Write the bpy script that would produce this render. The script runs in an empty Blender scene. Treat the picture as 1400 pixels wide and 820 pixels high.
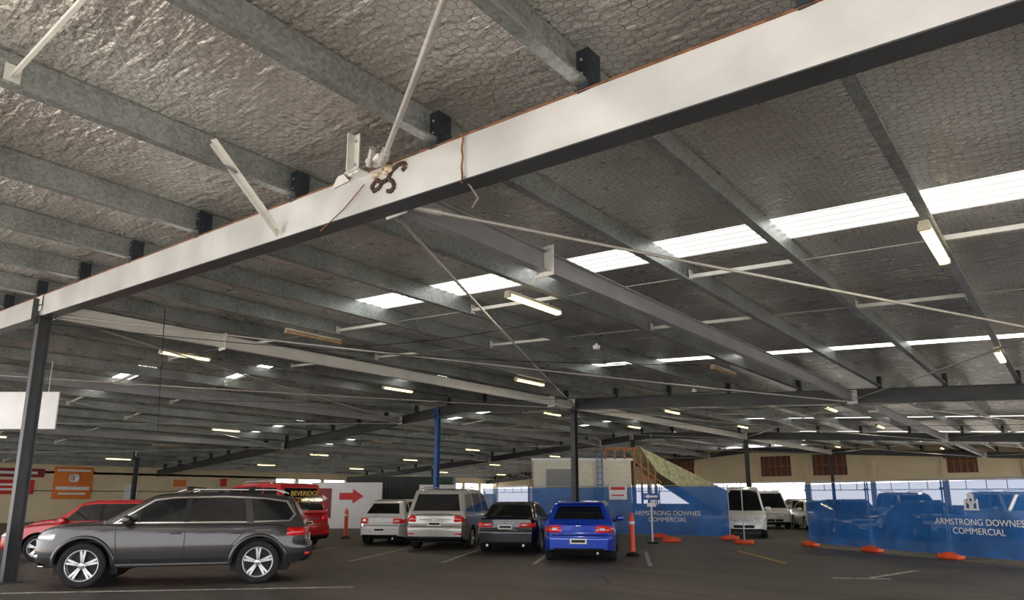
import bpy, bmesh, math, random
from mathutils import Vector, Matrix
random.seed(4)
D2R=math.pi/180
# ------------------------------------------------------------------ materials
def nt(name):
    m=bpy.data.materials.new(name); m.use_nodes=True
    n=m.node_tree; b=n.nodes['Principled BSDF']
    return m,n,b
def N(n,t,**k):
    x=n.nodes.new(t)
    for a,v in k.items(): setattr(x,a,v)
    return x
def mathn(n,op,a,b=None,c=None):
    x=N(n,'ShaderNodeMath',operation=op)
    for i,v in enumerate((a,b,c)):
        if v is None: continue
        if isinstance(v,(int,float)): x.inputs[i].default_value=v
        else: n.links.new(v,x.inputs[i])
    return x.outputs[0]
def M(name,col,rough=.5,metal=0.,var=.12,vs=3.,bump=0.,bs=40.,coat=0.,emit=None,es=0.,alpha=1.,detail=4,col2=None,spec=.5):
    m,n,b=nt(name)
    tc=N(n,'ShaderNodeTexCoord'); no=N(n,'ShaderNodeTexNoise')
    no.inputs['Scale'].default_value=vs; no.inputs['Detail'].default_value=detail
    n.links.new(tc.outputs['Object'],no.inputs['Vector'])
    r=N(n,'ShaderNodeValToRGB')
    r.color_ramp.elements[0].position=.3; r.color_ramp.elements[1].position=.7
    c2=col2 or [min(1,c*(1+var)) for c in col]
    r.color_ramp.elements[0].color=[c*(1-var) for c in col]+[1]
    r.color_ramp.elements[1].color=list(c2)+[1]
    n.links.new(no.outputs['Fac'],r.inputs['Fac']); n.links.new(r.outputs['Color'],b.inputs['Base Color'])
    b.inputs['Roughness'].default_value=rough; b.inputs['Metallic'].default_value=metal; b.inputs['Specular IOR Level'].default_value=spec
    b.inputs['Coat Weight'].default_value=coat; b.inputs['Coat Roughness'].default_value=.03
    if emit:
        b.inputs['Emission Color'].default_value=list(emit)+[1]; b.inputs['Emission Strength'].default_value=es
    if alpha<1: b.inputs['Alpha'].default_value=alpha
    if bump:
        n2=N(n,'ShaderNodeTexNoise'); n2.inputs['Scale'].default_value=bs; n2.inputs['Detail'].default_value=3
        n.links.new(tc.outputs['Object'],n2.inputs['Vector'])
        bp=N(n,'ShaderNodeBump'); bp.inputs['Strength'].default_value=bump; bp.inputs['Distance'].default_value=.02
        n.links.new(n2.outputs['Fac'],bp.inputs['Height']); n.links.new(bp.outputs['Normal'],b.inputs['Normal'])
    return m

def foil_mat():
    m,n,b=nt('foil_insulation_with_wire_netting')
    tc=N(n,'ShaderNodeTexCoord'); L=n.links.new
    nd=N(n,'ShaderNodeTexNoise'); nd.inputs['Scale'].default_value=2.2; L(tc.outputs['Object'],nd.inputs['Vector'])
    sub=N(n,'ShaderNodeVectorMath',operation='SUBTRACT'); L(nd.outputs['Color'],sub.inputs[0]); sub.inputs[1].default_value=(.5,.5,.5)
    sc=N(n,'ShaderNodeVectorMath',operation='SCALE'); L(sub.outputs[0],sc.inputs[0]); sc.inputs['Scale'].default_value=.16
    ad=N(n,'ShaderNodeVectorMath',operation='ADD'); L(tc.outputs['Object'],ad.inputs[0]); L(sc.outputs[0],ad.inputs[1])
    sp=N(n,'ShaderNodeSeparateXYZ'); L(ad.outputs[0],sp.inputs[0])
    S=1/.09
    px=mathn(n,'MULTIPLY',sp.outputs[1],S); py=mathn(n,'MULTIPLY',sp.outputs[0],S)
    def wrap(v,off,per):
        a=mathn(n,'ADD',v,off); a=mathn(n,'FLOORED_MODULO',a,per); return mathn(n,'SUBTRACT',a,per/2)
    ax,ay=wrap(px,0,1),wrap(py,0,1.732); bx,by=wrap(px,.5,1),wrap(py,.866,1.732)
    def l2(x,y): return mathn(n,'ADD',mathn(n,'MULTIPLY',x,x),mathn(n,'MULTIPLY',y,y))
    def hx(x,y):
        x=mathn(n,'ABSOLUTE',x); y=mathn(n,'ABSOLUTE',y)
        return mathn(n,'MAXIMUM',x,mathn(n,'ADD',mathn(n,'MULTIPLY',x,.5),mathn(n,'MULTIPLY',y,.866)))
    ha,hb=hx(ax,ay),hx(bx,by)
    sel=mathn(n,'LESS_THAN',l2(ax,ay),l2(bx,by))
    mixh=mathn(n,'ADD',mathn(n,'MULTIPLY',ha,sel),mathn(n,'MULTIPLY',hb,mathn(n,'SUBTRACT',1.,sel)))
    wire=mathn(n,'GREATER_THAN',mixh,.468)
    n1=N(n,'ShaderNodeTexNoise'); n1.inputs['Scale'].default_value=.35; n1.inputs['Detail'].default_value=5; L(tc.outputs['Object'],n1.inputs['Vector'])
    r=N(n,'ShaderNodeValToRGB'); e=r.color_ramp.elements
    e[0].position=.34; e[0].color=(.44,.40,.36,1); e[1].position=.66; e[1].color=(.86,.84,.82,1)
    L(n1.outputs['Fac'],r.inputs['Fac'])
    mx=N(n,'ShaderNodeMix',data_type='RGBA'); L(wire,mx.inputs['Factor']); L(r.outputs['Color'],mx.inputs['A']); mx.inputs['B'].default_value=(.20,.17,.145,1)
    L(mx.outputs['Result'],b.inputs['Base Color'])
    L(mathn(n,'MULTIPLY',mathn(n,'SUBTRACT',1.,wire),.6),b.inputs['Metallic'])
    n2=N(n,'ShaderNodeTexNoise'); n2.inputs['Scale'].default_value=3; n2.inputs['Detail'].default_value=4; L(tc.outputs['Object'],n2.inputs['Vector'])
    mr=N(n,'ShaderNodeMapRange'); L(n2.outputs['Fac'],mr.inputs['Value']); mr.inputs['To Min'].default_value=.18; mr.inputs['To Max'].default_value=.42
    L(mr.outputs['Result'],b.inputs['Roughness'])
    mp=N(n,'ShaderNodeMapping'); L(tc.outputs['Object'],mp.inputs['Vector']); mp.inputs['Scale'].default_value=(1.,3.6,1.)
    n3=N(n,'ShaderNodeTexNoise'); n3.inputs['Scale'].default_value=2.6; n3.inputs['Detail'].default_value=7; n3.inputs['Distortion'].default_value=.3; L(mp.outputs[0],n3.inputs['Vector'])
    n4=N(n,'ShaderNodeTexVoronoi',feature='DISTANCE_TO_EDGE'); n4.inputs['Scale'].default_value=9; L(ad.outputs[0],n4.inputs['Vector'])
    h=mathn(n,'ADD',mathn(n,'MULTIPLY',n3.outputs['Fac'],1.15),mathn(n,'MULTIPLY',n4.outputs['Distance'],.5))
    h=mathn(n,'ADD',h,mathn(n,'MULTIPLY',wire,-.25))
    bp=N(n,'ShaderNodeBump'); bp.inputs['Strength'].default_value=.95; bp.inputs['Distance'].default_value=.055
    L(h,bp.inputs['Height']); L(bp.outputs['Normal'],b.inputs['Normal'])
    return m
def galv(name,c1,c2,rough=.42,metal=.75):
    m,n,b=nt(name); L=n.links.new
    tc=N(n,'ShaderNodeTexCoord'); v=N(n,'ShaderNodeTexVoronoi'); v.inputs['Scale'].default_value=34; L(tc.outputs['Object'],v.inputs['Vector'])
    no=N(n,'ShaderNodeTexNoise'); no.inputs['Scale'].default_value=1.3; no.inputs['Detail'].default_value=5; L(tc.outputs['Object'],no.inputs['Vector'])
    sp=N(n,'ShaderNodeSeparateColor'); L(v.outputs['Color'],sp.inputs[0])
    f=mathn(n,'ADD',mathn(n,'MULTIPLY',sp.outputs[0],.3),mathn(n,'MULTIPLY',no.outputs['Fac'],.8))
    r=N(n,'ShaderNodeValToRGB'); r.color_ramp.elements[0].position=.25; r.color_ramp.elements[1].position=.85
    r.color_ramp.elements[0].color=(*c1,1); r.color_ramp.elements[1].color=(*c2,1)
    L(f,r.inputs['Fac']); L(r.outputs['Color'],b.inputs['Base Color'])
    b.inputs['Metallic'].default_value=metal; b.inputs['Roughness'].default_value=rough
    return m
def skylight_mat():
    m,n,b=nt('glowing_skylight_sheet'); L=n.links.new
    tc=N(n,'ShaderNodeTexCoord'); w=N(n,'ShaderNodeTexWave',bands_direction='Y'); w.inputs['Scale'].default_value=1.6; L(tc.outputs['Object'],w.inputs['Vector'])
    no=N(n,'ShaderNodeTexNoise'); no.inputs['Scale'].default_value=9; L(tc.outputs['Object'],no.inputs['Vector'])
    f=mathn(n,'MULTIPLY',w.outputs['Fac'],mathn(n,'ADD',no.outputs['Fac'],.4))
    mr=N(n,'ShaderNodeMapRange'); L(f,mr.inputs['Value']); mr.inputs['To Min'].default_value=.6; mr.inputs['To Max'].default_value=SKY_E
    L(mr.outputs['Result'],b.inputs['Emission Strength']); b.inputs['Emission Color'].default_value=(.97,.97,.93,1)  # glow is put in as emission, standing for daylight through the sheet
    b.inputs['Base Color'].default_value=(.8,.8,.78,1)
    return m
def floor_mat():
    m,n,b=nt('worn_asphalt'); L=n.links.new
    tc=N(n,'ShaderNodeTexCoord')
    a=N(n,'ShaderNodeTexNoise'); a.inputs['Scale'].default_value=.30; a.inputs['Detail'].default_value=10; a.inputs['Roughness'].default_value=.75; L(tc.outputs['Object'],a.inputs['Vector'])
    mp=N(n,'ShaderNodeMapping'); mp.inputs['Rotation'].default_value=(0,0,.9); mp.inputs['Scale'].default_value=(.25,2.2,1); L(tc.outputs['Object'],mp.inputs['Vector'])
    s=N(n,'ShaderNodeTexNoise'); s.inputs['Scale'].default_value=.6; s.inputs['Detail'].default_value=8; s.inputs['Roughness'].default_value=.7; L(mp.outputs[0],s.inputs['Vector'])
    g=N(n,'ShaderNodeTexNoise'); g.inputs['Scale'].default_value=45; g.inputs['Detail'].default_value=3; L(tc.outputs['Object'],g.inputs['Vector'])
    f=mathn(n,'ADD',mathn(n,'ADD',mathn(n,'MULTIPLY',a.outputs['Fac'],.5),mathn(n,'MULTIPLY',s.outputs['Fac'],.28)),mathn(n,'MULTIPLY',g.outputs['Fac'],.22))
    r=N(n,'ShaderNodeValToRGB'); e=r.color_ramp.elements
    e[0].position=.41; e[0].color=(.026,.022,.019,1); e[1].position=.60; e[1].color=(.135,.115,.094,1)
    L(f,r.inputs['Fac'])
    vo=N(n,'ShaderNodeTexVoronoi',feature='DISTANCE_TO_EDGE'); vo.inputs['Scale'].default_value=.22
    wd=N(n,'ShaderNodeVectorMath',operation='ADD'); L(tc.outputs['Object'],wd.inputs[0]); L(a.outputs['Color'],wd.inputs[1]); L(wd.outputs[0],vo.inputs['Vector'])
    ck=mathn(n,'LESS_THAN',vo.outputs['Distance'],.006)
    mx=N(n,'ShaderNodeMix',data_type='RGBA'); L(mathn(n,'MULTIPLY',ck,.6),mx.inputs['Factor']); L(r.outputs['Color'],mx.inputs['A']); mx.inputs['B'].default_value=(.012,.010,.009,1)
    L(mx.outputs['Result'],b.inputs['Base Color'])
    mr=N(n,'ShaderNodeMapRange'); L(a.outputs['Fac'],mr.inputs['Value']); mr.inputs['To Min'].default_value=.34; mr.inputs['To Max'].default_value=.85
    L(mr.outputs['Result'],b.inputs['Roughness'])
    bp=N(n,'ShaderNodeBump'); bp.inputs['Strength'].default_value=.25; bp.inputs['Distance'].default_value=.01
    L(g.outputs['Fac'],bp.inputs['Height']); L(bp.outputs['Normal'],b.inputs['Normal'])
    return m
def block_mat():
    m,n,b=nt('painted_block'); L=n.links.new
    tc=N(n,'ShaderNodeTexCoord'); mp=N(n,'ShaderNodeMapping'); mp.inputs['Rotation'].default_value=(math.pi/2,0,0); L(tc.outputs['Object'],mp.inputs['Vector'])
    br=N(n,'ShaderNodeTexBrick'); br.inputs['Scale'].default_value=2.5; br.inputs['Color1'].default_value=(.80,.76,.62,1); br.inputs['Color2'].default_value=(.72,.68,.54,1); br.inputs['Mortar'].default_value=(.4,.39,.33,1)
    br.inputs['Mortar Size'].default_value=.015
    L(mp.outputs[0],br.inputs['Vector']); L(br.outputs['Color'],b.inputs['Base Color']); b.inputs['Roughness'].default_value=.8
    return m
SKY_E=3.6
FOIL=foil_mat(); GALV=galv('galvanised_steel',(.15,.165,.16),(.43,.45,.435),.42,.6); SKYL=skylight_mat(); FLOOR=floor_mat(); BLOCK=block_mat()
BEAMP=M('pale_grey_beam_paint',(.68,.68,.68),.28,.35,.20,1.0,bump=.06,bs=9)
BEAMD=M('dark_grey_steel_paint',(.052,.055,.06),.45,.2,.25,1.5)
CLEAT=M('dark_cleat_steel',(.022,.03,.04),.5,.3,.3,5)
WHITEST=M('white_painted_steel',(.66,.65,.61),.45,.1,.1,4)
RUST=M('rusty_edge',(.20,.085,.035),.8,0,.5,9)
BURN=M('scorched_marks',(.05,.025,.015),.8,0,.6,20)
CREAM=M('cream_rope_residue',(.60,.47,.33),.8,0,.25,14,bump=.4)
ROD=galv('brace_rod_steel',(.36,.34,.31),(.56,.54,.51),.5,.4)
BLUEST=M('blue_steel_paint',(.04,.12,.34),.4,.1)
BEIGE=M('beige_wall_paint',(.74,.63,.42),.8,0,.08,.6)
GREYW=M('grey_wall',(.28,.28,.27),.8,0,.1,.6)
BROWN=M('brown_louvre',(.14,.055,.035),.6,0,.3,6)
LITTUBE=M('fluorescent_tube_lit',(1,.9,.6),.4,emit=(1,.82,.45),es=2.2)
DIM=M('diffuser_aged',(.42,.28,.15),.5,0,.25,6)
HOUS=M('light_housing',(.6,.56,.42),.5)
BANNER=M('blue_fence_mesh',(.012,.14,.46),.7,0,.25,1.2,alpha=.82)
WHITEP=M('white_paint',(.8,.8,.8),.5,0,.04)
LINEW=M('worn_white_line',(.36,.34,.30),.7,0,.6,8)
LINEY=M('worn_yellow_line',(.50,.33,.05),.7,0,.4,8)
ORANGE=M('orange_plastic',(.80,.10,.03),.45,0,.1)
REDP=M('red_sign_paint',(.62,.02,.02),.5,0,.05)
DRED=M('dark_red_sign',(.25,.02,.03),.5,0,.05)
ORS=M('orange_sign',(.8,.22,.03),.5,0,.05)
DGREEN=M('dark_green_panel',(.02,.035,.03),.5,0,.2)
TIMBER=M('brown_timber',(.34,.14,.055),.7,0,.3,8)
CANOPY=M('mossy_cladding',(.44,.44,.27),.8,0,.3,6)
BLACK=M('black_plastic',(.012,.012,.013),.5,0,.2,spec=.3)
RUBBER=M('tyre_rubber',(.018,.018,.018),.8,0,.2,20,spec=.3)
ALLOY=M('alloy_wheel',(.62,.62,.62),.28,.85,.05)
CHROME=M('chrome_trim',(.75,.75,.75),.15,1,.03)
GLASS=M('tinted_car_glass',(.008,.009,.010),.05,0,.1,spec=.5)
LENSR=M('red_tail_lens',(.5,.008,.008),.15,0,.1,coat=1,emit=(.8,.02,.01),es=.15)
LENSC=M('clear_lamp_lens',(.65,.66,.68),.12,.3,.1,coat=1)
PLATE=M('number_plate',(.75,.75,.7),.5)
CONC=M('outdoor_bounce_concrete',(.62,.58,.52),.9,0,.1,.2)
YEL=M('yellow_lettering',(.8,.6,.1),.5)
def paint(name,c,metal=.35): return M(name,c,.30,metal,.04,2,coat=1.)
P_GREY=paint('charcoal_car_paint',(.034,.030,.033),.4); P_RED=paint('red_car_paint',(.50,.012,.015),.1); P_WHITE=paint('white_car_paint',(.72,.72,.70),0)
P_SILV=paint('silver_car_paint',(.46,.44,.40),.4); P_BLK=paint('dark_blue_grey_paint',(.014,.016,.023),.3); P_BLUE=paint('blue_car_paint',(.006,.05,.46),.3)
# ------------------------------------------------------------------ mesh builder
class MB:
    def __init__(s): s.v=[];s.f=[];s.m=[];s.sm=[];s.mats=[]
    def mi(s,mat):
        if mat not in s.mats: s.mats.append(mat)
        return s.mats.index(mat)
    def add(s,vs,fs,mat,smooth=False):
        o=len(s.v); s.v+= [tuple(v) for v in vs]; k=s.mi(mat)
        for f in fs: s.f.append([o+i for i in f]); s.m.append(k); s.sm.append(smooth)
    def bm(s,b,mat,smooth=False,X=None):
        if X: bmesh.ops.transform(b,matrix=X,verts=b.verts)
        b.verts.index_update(); s.add([v.co.copy() for v in b.verts],[[v.index for v in f.verts] for f in b.faces],mat,smooth); b.free()
    def box(s,c,d,mat,bev=0,X=None,seg=2,smooth=False):
        b=bmesh.new(); bmesh.ops.create_cube(b,size=1,matrix=Matrix.Translation(c)@Matrix.Diagonal((*d,1)))
        if bev: bmesh.ops.bevel(b,geom=b.edges[:],offset=bev,segments=seg,profile=.5,affect='EDGES')
        s.bm(b,mat,smooth or bev>0,X)
    def bar(s,p0,p1,w,h,mat,off=0):
        p0,p1=Vector(p0),Vector(p1); d=(p1-p0).normalized(); up=Vector((0,0,1))
        if abs(d.z)>.99: up=Vector((0,1,0))
        r=d.cross(up).normalized(); u=r.cross(d)
        vs=[]
        for p in (p0,p1):
            for a,b in((-1,-1),(1,-1),(1,1),(-1,1)): vs.append(p+r*a*w/2+u*(b*h/2+off))
        s.add(vs,[(0,1,2,3)[::-1],(4,5,6,7),(0,4,5,1)[::-1],(1,5,6,2)[::-1],(2,6,7,3)[::-1],(3,7,4,0)[::-1]],mat)
    def cyl(s,p0,p1,r,mat,n=10,r2=None):
        p0,p1=Vector(p0),Vector(p1); d=(p1-p0).normalized(); a=Vector((0,0,1)) if abs(d.z)<.9 else Vector((1,0,0))
        x=d.cross(a).normalized(); y=d.cross(x); r2=r if r2 is None else r2; vs=[]
        for p,rr in((p0,r),(p1,r2)):
            for i in range(n): t=2*math.pi*i/n; vs.append(p+(x*math.cos(t)+y*math.sin(t))*rr)
        s.add(vs,[(i,(i+1)%n,n+(i+1)%n,n+i) for i in range(n)],mat,True)
        s.add(vs,[list(range(n))[::-1],list(range(n,2*n))],mat)
    def tube(s,pts,r,mat,n=8):
        for a,b in zip(pts,pts[1:]): s.cyl(a,b,r,mat,n)
    def lathe(s,prof,mat,X,n=32):
        vs=[];fs=[];k=len(prof)
        for i in range(n):
            t=2*math.pi*i/n
            for r,y in prof: vs.append(X@Vector((r*math.cos(t),y,r*math.sin(t))))
        for i in range(n):
            for j in range(k-1): fs.append((i*k+j,i*k+j+1,((i+1)%n)*k+j+1,((i+1)%n)*k+j))
        s.add(vs,fs,mat,True)
    def build(s,name,loc=(0,0,0),rz=0,parent=None):
        me=bpy.data.meshes.new(name); me.from_pydata(s.v,[],s.f)
        for m in s.mats: me.materials.append(m)
        me.polygons.foreach_set('material_index',s.m); me.polygons.foreach_set('use_smooth',s.sm); me.update()
        o=bpy.data.objects.new(name,me); bpy.context.collection.objects.link(o); o.location=loc; o.rotation_euler=(0,0,rz)
        if parent: o.parent=parent
        return o
def text(body,size,loc,rz,mat,parent,name,ext=.003,align='CENTER',rx=math.pi/2):
    c=bpy.data.curves.new(name,'FONT'); c.body=body; c.size=size; c.align_x=align; c.extrude=ext
    o=bpy.data.objects.new(name,c); bpy.context.collection.objects.link(o); c.materials.append(mat)
    o.location=loc; o.rotation_euler=(rx,0,rz); 
    if parent: o.parent=parent
    return o
# ------------------------------------------------------------------ roof shape
XR=-21.5; ZR=4.0-.063*XR
def zb(x): return 4.0-.063*x if x>XR else ZR+.075*(x-XR)
HB=.42; PG=.06; PH=.34; ZS=HB+PG+PH+.01
X0,X1=-52.,8.; Y0,Y1=-4.,60.
rafters=[4.1,22.3,40.5,58.6]
b=MB(); b.add([(X0,-.5,0),(X1,-.5,0),(X1,Y1,0),(X0,Y1,0)],[(0,1,2,3)],FLOOR); b.build('floor')
b=MB(); b.add([(-140,-80,-.02),(80,-80,-.02),(80,160,-.02),(-140,160,-.02)],[(0,1,2,3)],CONC); b.build('ground_outside')  # pale part behind the camera is added, to bounce sun onto the ceiling
# roof deck, foil sheets with skylight sheets let in
sky=[(-.65,.25,-14,8),(8.4,9.25,-12.2,8),(17.35,17.8,-12.2,8),(26.6,27.0,-13.3,8),(35.7,36.1,-13.3,4),(44.8,45.2,-14,2),(53.6,54.,-14,0)]  # first strip is unseen overhead, added to light the front rafter
small=[(9.5,10.1,-28.8,-24.4),(12.6,13.1,-24.4,-21.5),(17.3,17.8,-21.5,-17.8),(26.6,27.1,-26.6,-22.2),(26.6,27.1,-38,-35),(35.7,36.3,-24,-19),(44.8,45.4,-26,-20),(20,20.5,-35.4,-31)]
b=MB(); k=MB()
rect=sky+small
ys=sorted(set([Y0,Y1+.5]+[v for r in rect for v in r[:2]])); xs_=sorted(set([X0,X1,XR]+[v for r in rect for v in r[2:]]))
for ya,yb in zip(ys,ys[1:]):
    for xa,xb in zip(xs_,xs_[1:]):
        cx,cy=(xa+xb)/2,(ya+yb)/2; lit=any(r[0]<cy<r[1] and r[2]<cx<r[3] for r in rect)
        q=[(xa,ya,zb(xa)+ZS),(xb,ya,zb(xb)+ZS),(xb,yb,zb(xb)+ZS),(xa,yb,zb(xa)+ZS)]
        (k if lit else b).add(q,[(3,2,1,0)],SKYL if lit else FOIL)
b.build('ceiling'); k.build('roof_skylight_strips')
# purlins: Z section
px=[6.2,4.2,2.4,.7,-1.0,-2.65,-4.3,-6.6,-8.9,-11.1,-13.3,-15.6]
x=-17.8
while x>X0: px.append(x); x-=2.2
for x in px:
    b=MB(); z0=zb(x)+HB+PG; t=.006; fl=.10
    ya,yb=Y0,Y1
    def slab(xa,xb,za,zc): b.box(((xa+xb)/2,(ya+yb)/2,(za+zc)/2),(abs(xb-xa),yb-ya,zc-za),GALV)
    slab(x-t,x,z0,z0+PH); slab(x,x+fl,z0,z0+t); slab(x-fl,x-t,z0+PH-t,z0+PH); slab(x+fl-t,x+fl,z0+t,z0+.028); slab(x-fl,x-fl+t,z0+PH-.028,z0+PH-t)
    b.build('roof_purlin')
# rafters
def rafter(y,first):
    b=MB(); pts=[(X1,y,zb(X1)),(XR,y,zb(XR)),(X0,y,zb(X0))]
    for p,q in zip(pts,pts[1:]):
        p,q=Vector(p),Vector(q)
        if first:
            b.bar(p,q,.19,HB,BEAMP,HB/2); b.bar(p,q,.215,.012,RUST,HB+.004); b.bar(p,q,.21,.012,BEAMD,-.004)
        else:
            b.bar(p,q,.2,.02,BEAMD,.01); b.bar(p,q,.2,.02,BEAMD,HB-.01); b.bar(p,q,.02,HB-.04,BEAMD,HB/2)
    b.build('rafter_beam')
for y in rafters: rafter(y,y==4.1)
# cleats on rafters
b=MB()
for y in rafters:
    for x in px:
        zt=zb(x)+HB; b.box((x+.115,y-.02,zt+.17),(.012,.17,.36),CLEAT); b.box((x+.05,y-.03,zt+.012),(.12,.17,.012),CLEAT); b.box((x+.06,y-.10,zt+.17),(.10,.012,.36),CLEAT)
        for dz in(.10,.22): 
            for dy in(-.04,.04): b.cyl((x+.12,y-.02+dy,zt+dz+.04),(x+.132,y-.02+dy,zt+dz+.04),.010,BEAMD,6)
            b.cyl((x+.06,y-.106,zt+dz+.04),(x+.06,y-.116,zt+dz+.04),.010,ROD,6)
b.build('purlin_cleats')
# bridging
b=MB(); 
for y in(1.3,9.55,12.6,27.8,31,46,49):
    srt=sorted(px)
    for i,(xa,xb) in enumerate(zip(srt,srt[1:])):
        za,zc=zb(xa)+HB+PG+.12,zb(xb)+HB+PG+.12
        if (i+int(y))%2==0 or y<2:
            t=.03 if y<2 else .05
            b.bar((xa+.02,y,za),(xb-.02,y,zc),t,t*1.2,WHITEST); 
            for xx,zz in((xa+.03,za),(xb-.03,zc)): b.box((xx,y,zz),(.012,.12,.2),WHITEST)
        else: b.cyl((xa,y,za),(xb,y,zc),.008,ROD,6)
b.build('purlin_bridging')
# strut beams along y
STR=M('grey_strut_paint',(.28,.28,.29),.4,.3,.12,2); STRL=M('white_strut_paint',(.66,.65,.61),.4,.2,.1,2)
def strut(x,y0,y1,z,endplates,mat=None):
    mat=mat or STR
    b=MB(); h,w=.26,.13
    for zz,hh,ww in((z-h/2,.016,w),(z+h/2,.016,w),(z,h,.014)): b.bar((x,y0,zz),(x,y1,zz),ww,hh,mat)
    for yy in endplates:
        b.box((x,yy,z),(.30,.02,.40),WHITEST)
        for dx in(-.1,.1):
            for dz in(-.14,.14): b.cyl((x+dx,yy-.01,z+dz),(x+dx,yy-.04,z+dz),.018,ROD,6)
    b.build('strut_beam')
for i in range(3):
    ya=rafters[i]+.12; yb=rafters[i+1]-.12
    strut(-5.,ya,yb,zb(-5.)+.18,[ya+.01,ya+2.5,yb-.01])
    strut(-15.2,ya,yb,zb(-15.2)+.16,[ya+.01,ya+3.5,yb-1.4] if i==0 else [ya+.01,yb-.01],STRL)
    strut(5.,ya,yb,zb(5.)+.18,[ya+.01,yb-.01]); strut(-25.4,ya,yb,zb(-25.4)+.18,[ya+.01,yb-.01]); strut(-35.6,ya,yb,zb(-35.6)+.18,[ya+.01,yb-.01])
# cross brace rods
b=MB(); sx=[5.,-5.,-15.2,-25.4,-35.6,-45.8]
def rod(p,q,r=.018):
    p,q=Vector(p),Vector(q); m=(p+q)/2; m.z-=.05
    b.tube([p,p.lerp(m,.5)-Vector((0,0,.015)),m,m.lerp(q,.5)-Vector((0,0,.015)),q],r,ROD,8)
    d=(q-p).normalized()
    for e,sg in((p,1),(q,-1)): b.cyl(e+d*sg*.05,e+d*sg*.35,r*1.7,ROD,8)
for i in range(3):
    for xa,xb in zip(sx,sx[1:]):
        ya=rafters[i]+.15; yb=rafters[i+1]-.15
        rod((xa-.15,ya,zb(xa)+.12),(xb+.15,yb,zb(xb)+.12),.02 if i==0 else .016); rod((xb+.15,ya,zb(xb)+.05),(xa-.15,yb,zb(xa)+.05),.02 if i==0 else .016)
rod((-4.9,3.93,4.70),(.85,.35,4.10),.026)
# joint hardware on front rafter
J=Vector((-4.92,4.0,zb(-4.95)))
b.box((J.x-.35,J.y-.12,J.z+.60),(.16,.012,.42),WHITEST); b.box((J.x-.35,J.y-.16,J.z+.60),(.012,.1,.42),WHITEST); b.box((J.x-.35,J.y-.06,J.z+.415),(.2,.2,.012),WHITEST)
for dx in(-.04,.04):
    for dz in(.47,.73): b.cyl((J.x-.35+dx,J.y-.12,J.z+dz),(J.x-.35+dx,J.y-.15,J.z+dz),.013,ROD,6)
b.add([(J.x-.85,J.y-.02,J.z+.42),(J.x-.55,J.y-.02,J.z+.42),(J.x-.66,J.y-.02,J.z+.53),(J.x-.76,J.y-.02,J.z+.53)],[(0,1,2,3)],WHITEST)
b.box((J.x-.02,J.y-.09,J.z+.44),(.2,.14,.05),WHITEST,.01); b.cyl((J.x-.1,J.y-.12,J.z+.40),(J.x+.05,J.y-.2,J.z+.50),.035,ROD,10)
random.seed(9)
for i in range(11): 
    a=random.uniform(-.2,.14); c=random.uniform(.33,.43); bb=bmesh.new(); bmesh.ops.create_icosphere(bb,subdivisions=2,radius=random.uniform(.02,.04)); 
    b.bm(bb,CREAM,True,Matrix.Translation((J.x+a,J.y-.01,J.z+c)))
def worm(pts,r,mat): 
    P=[(J.x+p,J.y-.006,J.z+q) for p,q in pts]; b.tube(P,r,mat,8)
    b.tube([(x,y+.004,z) for x,y,z in P],r*1.35,BURN,8)
worm([(-.12,.30),(-.05,.25),(.04,.25),(.10,.32),(.2,.36),(.28,.35),(.31,.31),(.26,.28)],.017,CREAM)
worm([(.05,.26),(.12,.21),(.15,.15),(.11,.11),(.05,.13)],.017,CREAM); worm([(-.12,.30),(-.2,.25),(-.16,.19),(-.08,.2),(-.04,.24)],.016,CREAM)
def chain(x,y,z0,z1):
    z=z0; i=0
    while z>z1: b.box((x+.006*math.sin(i),y,z),(.018 if i%2 else .008,.008 if i%2 else .018,.03),RUST); z-=.028; i+=1
chain(-3.85,3.98,zb(-3.85)+.42,zb(-3.85)-.05)
b.tube([(-3.82,3.97,zb(-3.8)+.02),(-3.95,4.3,zb(-4)-.05),(-4.3,4.6,zb(-5))],.01,ROD,6)
b.tube([(J.x-.3,J.y-.02,J.z+.3),(J.x-.6,J.y-.03,J.z+.12),(J.x-1.0,J.y-.03,J.z-.02)],.006,RUST,6)
b.build('brace_rods')
# loose fly brace
b=MB(); p,q=Vector((-6.72,3.97,zb(-6.8)+.06)),Vector((-6.42,2.98,zb(-6.8)+.68))
b.bar(p,q,.08,.008,WHITEST); b.bar(p+Vector((-.035,0,-.03)),q+Vector((-.035,0,-.03)),.008,.07,WHITEST); b.cyl(p+Vector((0,-.02,.02)),p+Vector((0,-.05,.02)),.012,ROD,6)
b.build('fly_brace')
# columns
def column(x,y,mat,w=.2):
    b=MB(); z=zb(x)
    b.box((x,y-w/2,z/2),(w,.016,z),mat); b.box((x,y+w/2,z/2),(w,.016,z),mat); b.box((x,y,z/2),(.014,w,z),mat)
    b.box((x,y,.012),(w+.16,w+.16,.024),mat); b.box((x,y,z-.012),(w+.12,w+.1,.024),mat)
    b.box((x+.0,y-w/2-.06,z+.1),(.012,.12,.5),mat); b.box((x,y-.02,z+.2),(w+.14,.26,.012),mat)
    b.box((x,y-w/2-.02,z+.25),(w+.1,.012,.3),WHITEST if mat is BEAMD else mat)
    b.build('steel_column')
for y in rafters: column(-15.2,y,BEAMD)
column(-22.9,22.3,BLUEST); column(-22.9,40.5,BEAMD); column(-42.,16.8,BEAMD); column(-42,40.5,BEAMD)
column(5.,22.3,BEAMD); column(5.,40.5,BEAMD); column(5,58.6,BEAMD)
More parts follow.
